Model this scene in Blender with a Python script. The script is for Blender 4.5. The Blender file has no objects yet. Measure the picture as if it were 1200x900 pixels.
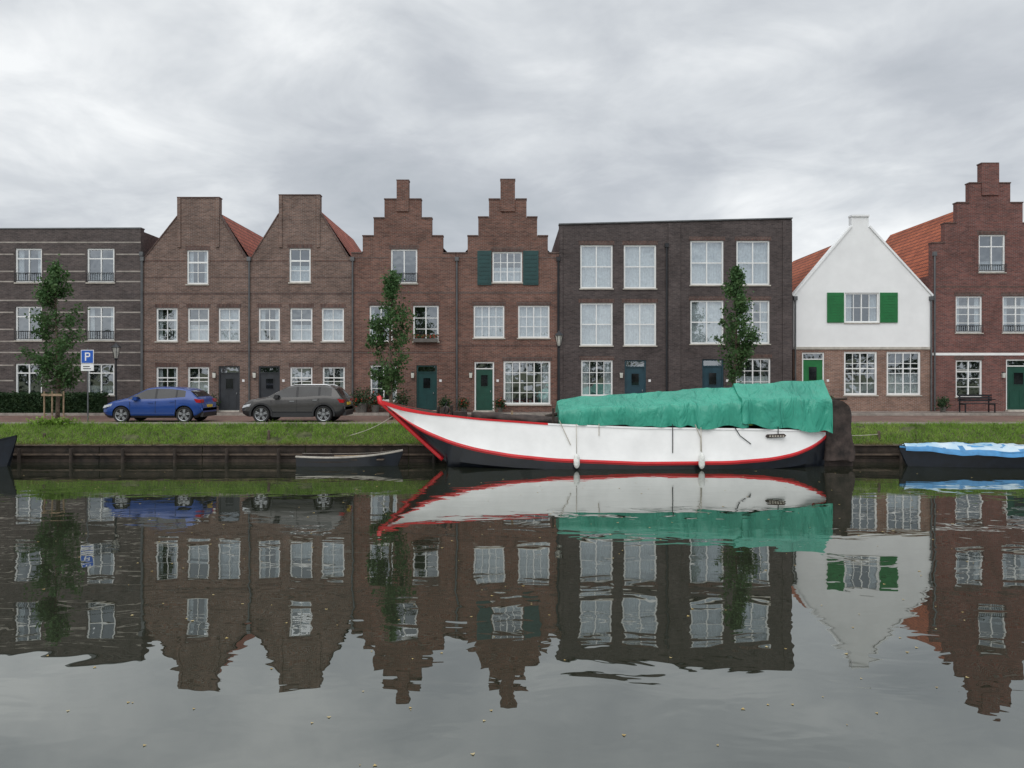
import bpy, bmesh, math, random
import numpy as np
from mathutils import Vector, noise
from mathutils.geometry import tessellate_polygon
random.seed(3); rng=np.random.default_rng(3)
F=900.0; CZ=3.36; HY=440.0
def PX(px,d): return (px-600)*d/F
def PZ(py,d): return CZ-(py-HY)*d/F
GZ=1.42; PAV=1.54
scene=bpy.context.scene
COL=scene.collection

# ------------------------------------------------------------ materials
MATS={}
def newmat(name):
    m=bpy.data.materials.new(name); m.use_nodes=True
    nt=m.node_tree; nt.nodes.clear()
    out=nt.nodes.new('ShaderNodeOutputMaterial')
    MATS[name]=m
    return m,nt,out
def N(nt,t,**kw):
    n=nt.nodes.new(t)
    for k,v in kw.items():
        if k.startswith('_'): setattr(n,k[1:],v)
        else: n.inputs[k.replace('__',' ')].default_value=v
    return n
def L(nt,a,b): nt.links.new(a,b)
def c4(c): return (c[0],c[1],c[2],1)
def ramp(nt,stops):
    r=nt.nodes.new('ShaderNodeValToRGB'); e=r.color_ramp.elements
    while len(e)<len(stops): e.new(0.5)
    for i,(p,c) in enumerate(stops):
        e[i].position=p; e[i].color=c4(c)
    return r
def simple(name,col,rough=0.6,metal=0.0,var=0.15,scale=3.0,bump=0.0,bscale=30,coat=0.0,spec=0.5):
    m,nt,out=newmat(name)
    p=N(nt,'ShaderNodeBsdfPrincipled',Roughness=rough,Metallic=metal)
    p.inputs['Specular IOR Level'].default_value=spec
    p.inputs['Coat Weight'].default_value=coat
    p.inputs['Coat Roughness'].default_value=0.05
    tc=N(nt,'ShaderNodeTexCoord')
    ns=N(nt,'ShaderNodeTexNoise',Scale=scale,Detail=3.0,Roughness=0.65)
    L(nt,tc.outputs['Object'],ns.inputs['Vector'])
    lo=[max(0,x*(1-var*1.6)) for x in col]; hi=[min(1,x*(1+var*1.3)) for x in col]
    r=ramp(nt,[(0.3,lo),(0.7,hi)])
    L(nt,ns.outputs['Fac'],r.inputs['Fac']); L(nt,r.outputs['Color'],p.inputs['Base Color'])
    if bump>0:
        n2=N(nt,'ShaderNodeTexNoise',Scale=float(bscale),Detail=3.0)
        L(nt,tc.outputs['Object'],n2.inputs['Vector'])
        b=N(nt,'ShaderNodeBump',Strength=bump,Distance=0.02)
        L(nt,n2.outputs['Fac'],b.inputs['Height']); L(nt,b.outputs['Normal'],p.inputs['Normal'])
    L(nt,p.outputs[0],out.inputs[0])
    return m
def brickmat(name,c1,c2,mortar,bw=0.22,bh=0.066,ms=0.010,rough=0.9,floor=False,stain=0.4):
    m,nt,out=newmat(name)
    p=N(nt,'ShaderNodeBsdfPrincipled',Roughness=rough); p.inputs['Specular IOR Level'].default_value=0.25
    tc=N(nt,'ShaderNodeTexCoord'); sep=N(nt,'ShaderNodeSeparateXYZ'); L(nt,tc.outputs['Object'],sep.inputs[0])
    cmb=N(nt,'ShaderNodeCombineXYZ')
    if floor:
        L(nt,sep.outputs[0],cmb.inputs[0]); L(nt,sep.outputs[1],cmb.inputs[1])
    else:
        ad=N(nt,'ShaderNodeMath',_operation='ADD'); L(nt,sep.outputs[0],ad.inputs[0]); L(nt,sep.outputs[1],ad.inputs[1])
        L(nt,ad.outputs[0],cmb.inputs[0]); L(nt,sep.outputs[2],cmb.inputs[1])
    bt=N(nt,'ShaderNodeTexBrick',Color1=c4(c1),Color2=c4(c2),Mortar=c4(mortar),Scale=1.0)
    bt.inputs['Brick Width'].default_value=bw; bt.inputs['Row Height'].default_value=bh
    bt.inputs['Mortar Size'].default_value=ms; bt.inputs['Bias'].default_value=0.0
    L(nt,cmb.outputs[0],bt.inputs['Vector'])
    n1=N(nt,'ShaderNodeTexNoise',Scale=0.7,Detail=5.0,Roughness=0.7); L(nt,tc.outputs['Object'],n1.inputs['Vector'])
    mp=N(nt,'ShaderNodeMapping'); mp.inputs['Scale'].default_value=(5,5,14); L(nt,tc.outputs['Object'],mp.inputs['Vector'])
    n2=N(nt,'ShaderNodeTexNoise',Scale=1.0,Detail=3.0,Roughness=0.8); L(nt,mp.outputs[0],n2.inputs['Vector'])
    s=N(nt,'ShaderNodeMath',_operation='ADD'); L(nt,n1.outputs['Fac'],s.inputs[0]); L(nt,n2.outputs['Fac'],s.inputs[1])
    mr=N(nt,'ShaderNodeMapRange'); mr.inputs['From Min'].default_value=0.7; mr.inputs['From Max'].default_value=1.3
    mr.inputs['To Min'].default_value=1-stain; mr.inputs['To Max'].default_value=1+stain
    L(nt,s.outputs[0],mr.inputs['Value'])
    mx=N(nt,'ShaderNodeVectorMath',_operation='SCALE'); L(nt,bt.outputs['Color'],mx.inputs[0]); L(nt,mr.outputs[0],mx.inputs['Scale'])
    L(nt,mx.outputs[0],p.inputs['Base Color'])
    b=N(nt,'ShaderNodeBump',Strength=0.4,Distance=0.01); L(nt,bt.outputs['Fac'],b.inputs['Height']); b.invert=True
    L(nt,b.outputs[0],p.inputs['Normal'])
    L(nt,p.outputs[0],out.inputs[0]); return m
brickmat('brick_brown',(.19,.115,.09),(.11,.068,.057),(.22,.19,.17))
brickmat('brick_redbrown',(.19,.085,.062),(.105,.052,.042),(.19,.15,.13))
brickmat('brick_dark',(.105,.082,.078),(.062,.050,.050),(.11,.10,.095))
brickmat('brick_charcoal',(.090,.070,.067),(.053,.042,.042),(.095,.085,.083))
brickmat('brick_red',(.19,.068,.055),(.105,.044,.040),(.17,.13,.12))
brickmat('brick_light',(.25,.135,.095),(.17,.09,.07),(.28,.24,.21))
brickmat('brick_soldier',(.12,.062,.05),(.075,.042,.036),(.15,.13,.12),bw=0.07,bh=0.25)
brickmat('paving',(.20,.11,.085),(.13,.08,.065),(.12,.11,.10),bw=0.2,bh=0.1,floor=True)
brickmat('paving_grey',(.20,.165,.145),(.15,.12,.105),(.12,.10,.09),bw=0.3,bh=0.3,floor=True)
brickmat('roof_orange',(.42,.125,.06),(.30,.088,.048),(.11,.04,.03),bw=0.24,bh=0.24,ms=0.03)
brickmat('roof_red',(.38,.12,.08),(.27,.085,.06),(.11,.045,.035),bw=0.24,bh=0.24,ms=0.03)
simple('white_paint',(.78,.79,.78),0.45,var=0.05,scale=2)
simple('white_render',(.80,.81,.81),0.85,var=0.035,scale=0.8,bump=0.1)
simple('stone',(.45,.42,.37),0.8,var=0.15)
simple('stone_band',(.32,.29,.26),0.85,var=0.2)
simple('green_dark',(.010,.062,.042),0.35,var=0.12)
simple('green_bright',(.010,.15,.04),0.4,var=0.1)
simple('teal_dark',(.008,.05,.05),0.4,var=0.1)
simple('door_dark',(.03,.034,.04),0.4,var=0.15)
simple('door_blue',(.015,.05,.07),0.4,var=0.15)
simple('black_metal',(.012,.014,.018),0.45,var=0.2)
simple('zinc',(.13,.135,.14),0.5,metal=0.6)
simple('dark_room_panel',(.028,.03,.032),0.9,var=0.6,scale=1.3)  # near-black colour stands in for the shade of the rooms
simple('curtain',(.66,.68,.70),0.9,var=0.12,scale=9)
simple('blind',(.36,.38,.40),0.9,var=0.2,scale=3)
simple('wood_dark',(.034,.024,.018),0.85,var=0.5,scale=2.5,bump=0.4)
simple('wood_plank',(.085,.062,.045),0.85,var=0.45,scale=3,bump=0.3)
simple('wood_light',(.30,.22,.14),0.8,var=0.3,scale=5)
simple('soil',(.07,.08,.03),0.95,var=0.4,scale=4,bump=0.6)
simple('concrete',(.30,.27,.24),0.9,var=0.2)
simple('bark',(.11,.085,.06),0.9,var=0.4,scale=12,bump=0.5)
simple('rope',(.45,.42,.36),0.9)
simple('rubber',(.012,.012,.013),0.8)
simple('rim',(.40,.41,.42),0.35,metal=0.8,var=0.05)
simple('car_black',(.015,.015,.017),0.55)
simple('headlight',(.55,.57,.6),0.1,var=0.3,scale=20)
simple('taillight',(.35,.01,.012),0.15)
simple('plate',(.65,.45,.03),0.4)
simple('paint_blue',(.006,.045,.22),0.3,metal=0.1,var=0.04,coat=0.5)
simple('paint_grey',(.045,.042,.040),0.35,metal=0.1,var=0.04,coat=0.5)
simple('car_glass',(.010,.012,.014),0.05,var=0.4,scale=2,spec=0.5)
simple('sign_blue',(.01,.09,.42),0.4,var=0.02)
simple('sign_white',(.75,.75,.75),0.4,var=0.02)
simple('boat_white',(.86,.86,.85),0.35,var=0.04,scale=1.2,coat=0.3)
simple('boat_red',(.60,.012,.018),0.35,var=0.08,coat=0.3)
simple('boat_navy',(.006,.009,.016),0.3,var=0.3,coat=0.3)
simple('boat_deck',(.10,.085,.07),0.8,var=0.3)
simple('fender',(.72,.73,.70),0.5,var=0.15,scale=8)
simple('canvas_brown',(.042,.030,.026),0.85,var=0.45,scale=3,bump=0.7,bscale=6)
simple('tarp_blue',(.05,.22,.45),0.5,var=0.2,scale=2)
simple('lantern_glass',(.55,.55,.5),0.2)
simple('flower_red',(.5,.06,.03),0.7,var=0.5,scale=15)
simple('pot',(.12,.11,.10),0.7)

def tarpmat(name,col,col2,bs=.5,bd=.06,rz=.35,sc=(1.6,1,.55),seam=False):
    m,nt,out=newmat(name)
    p=N(nt,'ShaderNodeBsdfPrincipled',Roughness=0.42); p.inputs['Specular IOR Level'].default_value=0.5
    tc=N(nt,'ShaderNodeTexCoord')
    ns=N(nt,'ShaderNodeTexNoise',Scale=0.7,Detail=5.0,Roughness=0.6); L(nt,tc.outputs['Object'],ns.inputs['Vector'])
    r=ramp(nt,[(0.32,col2),(0.62,col)]); L(nt,ns.outputs['Fac'],r.inputs['Fac']); L(nt,r.outputs['Color'],p.inputs['Base Color'])
    mp=N(nt,'ShaderNodeMapping'); mp.inputs['Scale'].default_value=sc; mp.inputs['Rotation'].default_value=(0,rz,0)
    L(nt,tc.outputs['Object'],mp.inputs['Vector'])
    n2=N(nt,'ShaderNodeTexNoise',Scale=1.5,Detail=4.0,Distortion=0.9,Roughness=0.5); n2.noise_type='RIDGED_MULTIFRACTAL' if False else 'FBM'
    L(nt,mp.outputs[0],n2.inputs['Vector'])
    b=N(nt,'ShaderNodeBump',Strength=bs,Distance=bd); L(nt,n2.outputs['Fac'],b.inputs['Height']); L(nt,b.outputs[0],p.inputs['Normal'])
    L(nt,p.outputs[0],out.inputs[0])
tarpmat('tarp_green',(.035,.31,.215),(.022,.22,.155),1.0,.22)
tarpmat('tarp_white',(.62,.68,.70),(.22,.42,.58))

def leafmat(name,c1,c2,c3,scale=1.5,trans=0.3):
    m,nt,out=newmat(name)
    d=N(nt,'ShaderNodeBsdfPrincipled',Roughness=0.6); d.inputs['Specular IOR Level'].default_value=0.3
    t=N(nt,'ShaderNodeBsdfTranslucent')
    tc=N(nt,'ShaderNodeTexCoord')
    ns=N(nt,'ShaderNodeTexNoise',Scale=scale,Detail=4.0,Roughness=0.75); L(nt,tc.outputs['Object'],ns.inputs['Vector'])
    r=ramp(nt,[(0.3,c1),(0.5,c2),(0.72,c3)]); L(nt,ns.outputs['Fac'],r.inputs['Fac'])
    L(nt,r.outputs['Color'],d.inputs['Base Color']); L(nt,r.outputs['Color'],t.inputs['Color'])
    mx=N(nt,'ShaderNodeMixShader',Fac=trans); L(nt,d.outputs[0],mx.inputs[1]); L(nt,t.outputs[0],mx.inputs[2])
    L(nt,mx.outputs[0],out.inputs[0])
leafmat('leaves',(.03,.07,.025),(.065,.135,.045),(.12,.19,.07),2.2,.35)
leafmat('leaves_hedge',(.012,.035,.014),(.03,.065,.025),(.06,.10,.04),3)
leafmat('grass',(.10,.18,.025),(.20,.34,.05),(.32,.43,.10),1.1,0.35)
leafmat('weeds',(.12,.13,.03),(.21,.19,.07),(.16,.27,.05),2.5)
leafmat('fallen_leaf',(.25,.16,.05),(.40,.30,.12),(.45,.42,.30),3.0,0.1)

m,nt,out=newmat('window_glass')
tr=N(nt,'ShaderNodeBsdfTransparent',Color=(.78,.83,.84,1)); gl=N(nt,'ShaderNodeBsdfGlossy',Color=(.90,.95,1,1),Roughness=0.02)
tc=N(nt,'ShaderNodeTexCoord'); ns=N(nt,'ShaderNodeTexNoise',Scale=1.1,Detail=2.0); L(nt,tc.outputs['Object'],ns.inputs['Vector'])
b=N(nt,'ShaderNodeBump',Strength=0.35,Distance=0.05); L(nt,ns.outputs['Fac'],b.inputs['Height']); L(nt,b.outputs[0],gl.inputs['Normal'])
mx=N(nt,'ShaderNodeMixShader',Fac=0.34); L(nt,tr.outputs[0],mx.inputs[1]); L(nt,gl.outputs[0],mx.inputs[2]); L(nt,mx.outputs[0],out.inputs[0])

# water
m,nt,out=newmat('water')
tc=N(nt,'ShaderNodeTexCoord')
mp=N(nt,'ShaderNodeMapping'); mp.inputs['Scale'].default_value=(0.6,1.0,1.0); L(nt,tc.outputs['Object'],mp.inputs['Vector'])
n1=N(nt,'ShaderNodeTexNoise',Scale=1.4,Detail=2.5,Roughness=0.45,Distortion=0.5); L(nt,mp.outputs[0],n1.inputs['Vector'])
n2=N(nt,'ShaderNodeTexNoise',Scale=0.16,Detail=3.0); L(nt,mp.outputs[0],n2.inputs['Vector'])
mr=N(nt,'ShaderNodeMapRange'); mr.inputs['From Min'].default_value=0.38; mr.inputs['From Max'].default_value=0.68; mr.inputs['To Min'].default_value=0.3; mr.inputs['To Max'].default_value=1.1
L(nt,n2.outputs['Fac'],mr.inputs['Value'])
mu=N(nt,'ShaderNodeMath',_operation='MULTIPLY'); L(nt,n1.outputs['Fac'],mu.inputs[0]); L(nt,mr.outputs[0],mu.inputs[1])
b=N(nt,'ShaderNodeBump',Strength=1.0,Distance=0.0105); L(nt,mu.outputs[0],b.inputs['Height'])
gl=N(nt,'ShaderNodeBsdfGlossy',Color=(.90,.92,.90,1),Roughness=0.0); L(nt,b.outputs[0],gl.inputs['Normal'])
df=N(nt,'ShaderNodeBsdfDiffuse',Color=(.020,.023,.015,1))
fr=N(nt,'ShaderNodeFresnel',IOR=2.1); L(nt,b.outputs[0],fr.inputs['Normal'])
m2=N(nt,'ShaderNodeMapRange'); m2.inputs['From Min'].default_value=0.15; m2.inputs['From Max'].default_value=0.75; m2.inputs['To Min'].default_value=0.25; m2.inputs['To Max'].default_value=0.84
L(nt,fr.outputs[0],m2.inputs['Value'])
mx=N(nt,'ShaderNodeMixShader'); L(nt,m2.outputs[0],mx.inputs[0]); L(nt,df.outputs[0],mx.inputs[1]); L(nt,gl.outputs[0],mx.inputs[2]); L(nt,mx.outputs[0],out.inputs[0])

# ------------------------------------------------------------ mesh builder
class MB:
    def __init__(s): s.v=[]; s.f=[]; s.m=[]; s.mats=[]
    def mi(s,mat):
        if mat not in s.mats: s.mats.append(mat)
        return s.mats.index(mat)
    def poly(s,pts,mat):
        b=len(s.v); s.v+= [tuple(p) for p in pts]; s.f.append(tuple(range(b,b+len(pts)))); s.m.append(s.mi(mat))
    def box(s,x0,x1,y0,y1,z0,z1,mat):
        if x0>x1:x0,x1=x1,x0
        if y0>y1:y0,y1=y1,y0
        if z0>z1:z0,z1=z1,z0
        b=len(s.v)
        s.v+=[(x0,y0,z0),(x1,y0,z0),(x1,y1,z0),(x0,y1,z0),(x0,y0,z1),(x1,y0,z1),(x1,y1,z1),(x0,y1,z1)]
        k=s.mi(mat)
        for f in [(0,3,2,1),(4,5,6,7),(0,1,5,4),(1,2,6,5),(2,3,7,6),(3,0,4,7)]:
            s.f.append(tuple(b+i for i in f)); s.m.append(k)
    def prism(s,pts,ax,a0,a1,mat):
        def P(p,a):
            return (p[0],a,p[1]) if ax=='y' else ((a,p[0],p[1]) if ax=='x' else (p[0],p[1],a))
        n=len(pts); b=len(s.v); s.v+=[P(p,a0) for p in pts]+[P(p,a1) for p in pts]; k=s.mi(mat)
        tris=tessellate_polygon([[Vector((p[0],p[1],0)) for p in pts]])
        for t in tris:
            s.f.append((b+t[0],b+t[1],b+t[2])); s.m.append(k)
            s.f.append((b+n+t[0],b+n+t[2],b+n+t[1])); s.m.append(k)
        for i in range(n):
            j=(i+1)%n; s.f.append((b+i,b+j,b+n+j,b+n+i)); s.m.append(k)
    def tube(s,path,radii,mat,seg=10,cap=True):
        b=len(s.v); k=s.mi(mat); n=len(path); path=[Vector(p) for p in path]
        if not hasattr(radii,'__len__'): radii=[radii]*n
        for i,p in enumerate(path):
            t=(path[min(i+1,n-1)]-path[max(i-1,0)]).normalized()
            a=Vector((0,0,1)) if abs(t.z)<0.9 else Vector((1,0,0))
            u=t.cross(a).normalized(); w=t.cross(u).normalized()
            for j in range(seg):
                an=2*math.pi*j/seg
                s.v.append(tuple(p+(u*math.cos(an)+w*math.sin(an))*radii[i]))
        for i in range(n-1):
            for j in range(seg):
                j2=(j+1)%seg
                s.f.append((b+i*seg+j,b+i*seg+j2,b+(i+1)*seg+j2,b+(i+1)*seg+j)); s.m.append(k)
        if cap:
            s.f.append(tuple(b+j for j in range(seg))); s.m.append(k)
            s.f.append(tuple(b+(n-1)*seg+j for j in reversed(range(seg)))); s.m.append(k)
    def grid(s,G,mat,matf=None,closed=False):
        b=len(s.v); ni=len(G); nj=len(G[0])
        for r in G: s.v+=[tuple(p) for p in r]
        for i in range(ni-1):
            for j in range(nj-1 if not closed else nj):
                j2=(j+1)%nj
                s.f.append((b+i*nj+j,b+i*nj+j2,b+(i+1)*nj+j2,b+(i+1)*nj+j)); s.m.append(s.mi(matf(i,j) if matf else mat))
    def obj(s,name,parent=None,smooth=False,fix=True,angle=None):
        me=bpy.data.meshes.new(name); me.from_pydata(s.v,[],s.f)
        for mt in s.mats: me.materials.append(MATS[mt])
        me.polygons.foreach_set('material_index',s.m)
        if fix:
            bm=bmesh.new(); bm.from_mesh(me)
            if smooth: bmesh.ops.remove_doubles(bm,verts=bm.verts,dist=1e-5)
            bmesh.ops.recalc_face_normals(bm,faces=bm.faces); bm.to_mesh(me); bm.free()
        if smooth: 
            me.polygons.foreach_set('use_smooth',[True]*len(me.polygons))
            if angle: me.set_sharp_from_angle(angle=math.radians(angle))
        me.update()
        o=bpy.data.objects.new(name,me); COL.objects.link(o)
        if parent: o.parent=parent
        return o
def empty(name,loc=(0,0,0)):
    e=bpy.data.objects.new(name,None); COL.objects.link(e); e.empty_display_size=0.2
    return e
def quads(name,C,size,mat,parent=None,flat=0.0,aspect=1.6):
    C=np.asarray(C,float); n=len(C)
    a=rng.normal(size=(n,3)); a[:,2]*=(1-flat); a/=np.linalg.norm(a,axis=1)[:,None]
    r=rng.normal(size=(n,3)); b=np.cross(a,r); b/=np.linalg.norm(b,axis=1)[:,None]
    sz=(size*(0.6+0.8*rng.random(n)))[:,None]
    V=np.empty((n,4,3)); V[:,0]=C-a*sz*aspect/2; V[:,1]=C+b*sz/2; V[:,2]=C+a*sz*aspect/2; V[:,3]=C-b*sz/2
    me=bpy.data.meshes.new(name); me.from_pydata(V.reshape(-1,3).tolist(),[],np.arange(4*n).reshape(n,4).tolist())
    me.materials.append(MATS[mat]); me.update()
    o=bpy.data.objects.new(name,me); COL.objects.link(o)
    if parent: o.parent=parent
    return o
def blades(name,B,h,w,mat,lean=0.4,parent=None):
    B=np.asarray(B,float); n=len(B)
    an=rng.random(n)*6.283; d=np.stack([np.cos(an),np.sin(an),np.zeros(n)],1)
    hh=(h*(0.5+rng.random(n)))[:,None]
    l=rng.normal(size=(n,3))*lean; l[:,2]=1
    V=np.empty((n,3,3)); V[:,0]=B-d*w/2; V[:,1]=B+d*w/2; V[:,2]=B+l*hh
    me=bpy.data.meshes.new(name); me.from_pydata(V.reshape(-1,3).tolist(),[],np.arange(3*n).reshape(n,3).tolist())
    me.materials.append(MATS[mat]); me.update()
    o=bpy.data.objects.new(name,me); COL.objects.link(o)
    if parent: o.parent=parent
    return o

# ------------------------------------------------------------ ground, water, road
QY=29.8
prof=[(-1500,1.5),(1.5,1.5),(1.5,-1.2),(QY+.05,-1.2),(QY+.05,.66),(30.05,.74),(30.45,1.08),(30.9,1.36),(31.1,1.415),(31.6,GZ),(39,GZ),(60,GZ),(1500,GZ)]
g=MB()
xs=[-1500,-60,-30,0,30,60,1500]
g.grid([[ (x,y,z) for (y,z) in prof] for x in xs],'soil')
g.obj('ground')
w=MB(); w.poly([(-1500,1.4,0),(1500,1.4,0),(1500,QY+.04,0),(-1500,QY+.04,0)],'water'); w.obj('water',fix=False)
r=MB(); r.poly([(-200,31.05,GZ+.006),(200,31.05,GZ+.006),(200,37.0,GZ+.006),(-200,37.0,GZ+.006)],'paving'); r.obj('road',fix=False)
r=MB(); r.box(-200,200,37.15,38.45,GZ-.1,PAV,'paving_grey'); r.obj('pavement')
r=MB(); r.box(-200,200,37.0,37.147,GZ-.1,PAV+.004,'concrete'); r.box(-200,200,30.98,31.05,GZ-.1,GZ+.05,'concrete'); r.obj('kerb')
r=MB(); r.box(-200,200,38.45,42,GZ-.1,PAV-.02,'concrete'); r.obj('house_plinth')
q=MB()
zt=PZ(521,QY)
for k in range(3):
    z1=zt-.05-k*.25
    x=-60
    while x<60:
        q.box(x,x+3.97,QY-.0-.01*k,QY+.04,z1-.235,z1,'wood_dark'); x+=4
x=-60
while x<60:
    q.box(x,x+4.985,QY-.09,QY+.16,zt-.045,zt,'wood_plank'); x+=5
x=-60
while x<60:
    q.box(x,x+3.985,QY-.12,QY-.012-.02,.27,.33,'wood_plank'); x+=4
x=-59
while x<60:
    q.tube([(x,QY-.2,-.5),(x,QY-.2,zt-.14)],.065,'wood_dark',8); x+=2.0
q.obj('quay_wall')
n=80000
X=rng.uniform(-34,34,n); t=rng.random(n); Y=QY+.12+t*1.15
Z=np.interp(Y,[p[0] for p in prof[4:]],[p[1] for p in prof[4:]])
nz=np.array([noise.noise((x*.8,y*2,0)) for x,y in zip(X,Y)])
ge=empty('grass')
keep=nz>-.5
blades('lawn_blades',np.stack([X,Y,Z],1)[keep],.10,.024,'grass',.5,ge)
n=14000
X=rng.uniform(-34,34,n); nz=np.array([noise.noise((x*1.3,0,7)) for x in X]); X=X[nz>-.15]; n=len(X)
Y=QY-.06+rng.random(n)**1.5*.4; Z=np.full(n,zt)-.03
blades('edge_weeds',np.stack([X,Y,Z],1),.15,.022,'weeds',1.0,ge)
n=5000
X=rng.uniform(-34,34,n); nz=np.array([noise.noise((x*.6,3,7)) for x in X]); X=X[nz>.1]; n=len(X)
Y=30.9+rng.random(n)*.18; 
blades('top_weeds',np.stack([X,Y,np.full(n,1.38)],1),.18,.02,'grass',.45,ge)
C=np.stack([rng.normal(PX(63,31),.45,900),rng.normal(31.0,.08,900),1.4+np.abs(rng.normal(0,.11,900))],1)
quads('grass_tuft_leaves',C,.06,'grass',ge)

# ------------------------------------------------------------ houses
class House:
    def __init__(s,name,D):
        s.e=empty(name); s.D=D; s.P={}; s.holes=[]
    def p(s,k):
        if k not in s.P: s.P[k]=MB()
        return s.P[k]
    def x(s,px): return PX(px,s.D)
    def z(s,py): return PZ(py,s.D)
    def window(s,x0,x1,y0,y1,cols=2,rows=(0.38,),frame='white_paint',cur=None,fw=.075,sill=True,rail=False,bars=None,dep=.13,lint=True,hole=True,box=None):
        X0,X1,Z1,Z0=s.x(x0),s.x(x1),s.z(y0),s.z(y1); D=s.D
        if hole: s.holes.append((X0,X1,Z0,Z1))
        fr=s.p('window_frames'); a,b=D+.05,D+dep
        fr.box(X0,X0+fw,a,b,Z0,Z1,frame); fr.box(X1-fw,X1,a,b,Z0,Z1,frame)
        fr.box(X0+fw,X1-fw,a,b,Z1-fw,Z1,frame); fr.box(X0+fw,X1-fw,a,b,Z0,Z0+fw,frame)
        iw=(X1-X0-2*fw); ih=(Z1-Z0-2*fw); mw=.055
        for c in range(1,cols):
            xc=X0+fw+iw*c/cols; fr.box(xc-mw/2,xc+mw/2,a+.006,b-.006,Z0+fw,Z1-fw,frame)
        for rr in rows:
            zc=Z1-fw-ih*rr; fr.box(X0+fw,X1-fw,a+.012,b-.012,zc-mw/2,zc+mw/2,frame)
        if bars:
            nc,nr=bars
            for c in range(1,nc):
                xc=X0+fw+iw*c/nc; fr.box(xc-.016,xc+.016,a+.02,b-.02,Z0+fw,Z1-fw,frame)
            for c in range(1,nr):
                zc=Z0+fw+ih*c/nr; fr.box(X0+fw,X1-fw,a+.022,b-.022,zc-.016,zc+.016,frame)
        s.p('window_glass').poly([(X0+fw,D+.1,Z0+fw),(X1-fw,D+.1,Z0+fw),(X1-fw,D+.1,Z1-fw),(X0+fw,D+.1,Z1-fw)],'window_glass')
        s.p('dark_room_panel').poly([(X0,D+.32,Z0),(X1,D+.32,Z0),(X1,D+.32,Z1),(X0,D+.32,Z1)],'dark_room_panel')  # flat dark panel close behind the glass, in place of an unlit room
        cu=s.p('curtains')
        if cur is None: cur=random.choice(['sides','half','none','sides','roller','low'])
        def drape(xa,xb,za,zb,mat='curtain'):
            nn=max(4,int((xb-xa)/.05)); pts=[(xa+(xb-xa)*i/nn, D+.20+.018*math.sin(i*2.4+xa*7)) for i in range(nn+1)]
            cu.grid([[(p[0],p[1],za),(p[0],p[1],zb)] for p in pts],mat)
        if cur=='full': drape(X0+.02,X1-.02,Z0,Z1)
        elif cur=='sides':
            wv=iw*random.uniform(.14,.24); drape(X0+.02,X0+fw+wv,Z0,Z1); drape(X1-fw-wv,X1-.02,Z0,Z1)
        elif cur=='half': drape(X0+.02,X1-.02,Z0,Z0+(Z1-Z0)*.5)
        elif cur=='low': drape(X0+.02,X1-.02,Z0,Z0+(Z1-Z0)*.3,'blind')
        elif cur=='roller': cu.poly([(X0+.02,D+.2,Z1-(Z1-Z0)*.42),(X1-.02,D+.2,Z1-(Z1-Z0)*.42),(X1-.02,D+.2,Z1),(X0+.02,D+.2,Z1)],'blind')
        elif cur=='left': drape(X0+.02,X0+fw+iw*.5,Z0,Z1)
        if sill: s.p('sills').box(X0-.05,X1+.05,D-.05,D+.05,Z0-.06,Z0-.002,'stone')
        if lint: s.p('lintels').box(X0-.08,X1+.08,D-.006,D+.02,Z1+.003,Z1+.2,'brick_soldier')
        if rail:
            rl=s.p('balcony_rail'); zr0=Z0+.06; zr1=Z0+(Z1-Z0)*(rail if rail<1 else .3)
            rl.box(X0-.02,X1+.02,D-.09,D-.06,zr1-.03,zr1,'black_metal'); rl.box(X0-.02,X1+.02,D-.09,D-.06,zr0,zr0+.03,'black_metal')
            nn=int((X1-X0)/.11)
            for i in range(nn+1):
                xx=X0+(X1-X0)*i/nn; rl.box(xx-.009,xx+.009,D-.085,D-.065,zr0+.03,zr1-.03,'black_metal')
    def door(s,x0,x1,y0,y1,mat='green_dark',frame='white_paint',trans=True,fw=.07):
        X0,X1,Z1,Z0=s.x(x0),s.x(x1),s.z(y0),PAV; D=s.D
        s.holes.append((X0,X1,Z0,Z1))
        fr=s.p('door_frame'); fr.box(X0,X0+fw,D+.04,D+.13,Z0,Z1,frame); fr.box(X1-fw,X1,D+.04,D+.13,Z0,Z1,frame); fr.box(X0+fw,X1-fw,D+.04,D+.13,Z1-fw,Z1,frame)
        d=s.p('door'); zt=Z1-fw
        if trans:
            zt=Z1-fw-.30; fr.box(X0+fw,X1-fw,D+.045,D+.125,zt,zt+.05,frame)
            s.p('window_glass').poly([(X0+fw,D+.1,zt+.05),(X1-fw,D+.1,zt+.05),(X1-fw,D+.1,Z1-fw),(X0+fw,D+.1,Z1-fw)],'window_glass')
        s.p('dark_room_panel').poly([(X0,D+.3,Z0),(X1,D+.3,Z0),(X1,D+.3,Z1),(X0,D+.3,Z1)],'dark_room_panel')
        a,b=X0+fw,X1-fw; w=b-a; h=zt-Z0
        d.box(a,b,D+.08,D+.12,Z0+.02,zt,mat)
        for (u0,u1,v0,v1) in [(.12,.46,.08,.45),(.54,.88,.08,.45)]:
            d.box(a+w*u0,a+w*u1,D+.065,D+.08,Z0+h*v0,Z0+h*v1,mat)
        u0,u1,v0,v1=a+w*.3,a+w*.7,Z0+h*.6,Z0+h*.86
        d.box(u0-.03,u1+.03,D+.06,D+.079,v0-.03,v0,mat);d.box(u0-.03,u1+.03,D+.06,D+.079,v1,v1+.03,mat)
        d.box(u0-.03,u0,D+.06,D+.079,v0,v1,mat);d.box(u1,u1+.03,D+.06,D+.079,v0,v1,mat)
        d.poly([(u0,D+.076,v0),(u1,D+.076,v0),(u1,D+.076,v1),(u0,D+.076,v1)],'car_glass')
        d.box(b-.12,b-.09,D+.03,D+.08,Z0+h*.46,Z0+h*.5,'rim')
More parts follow.
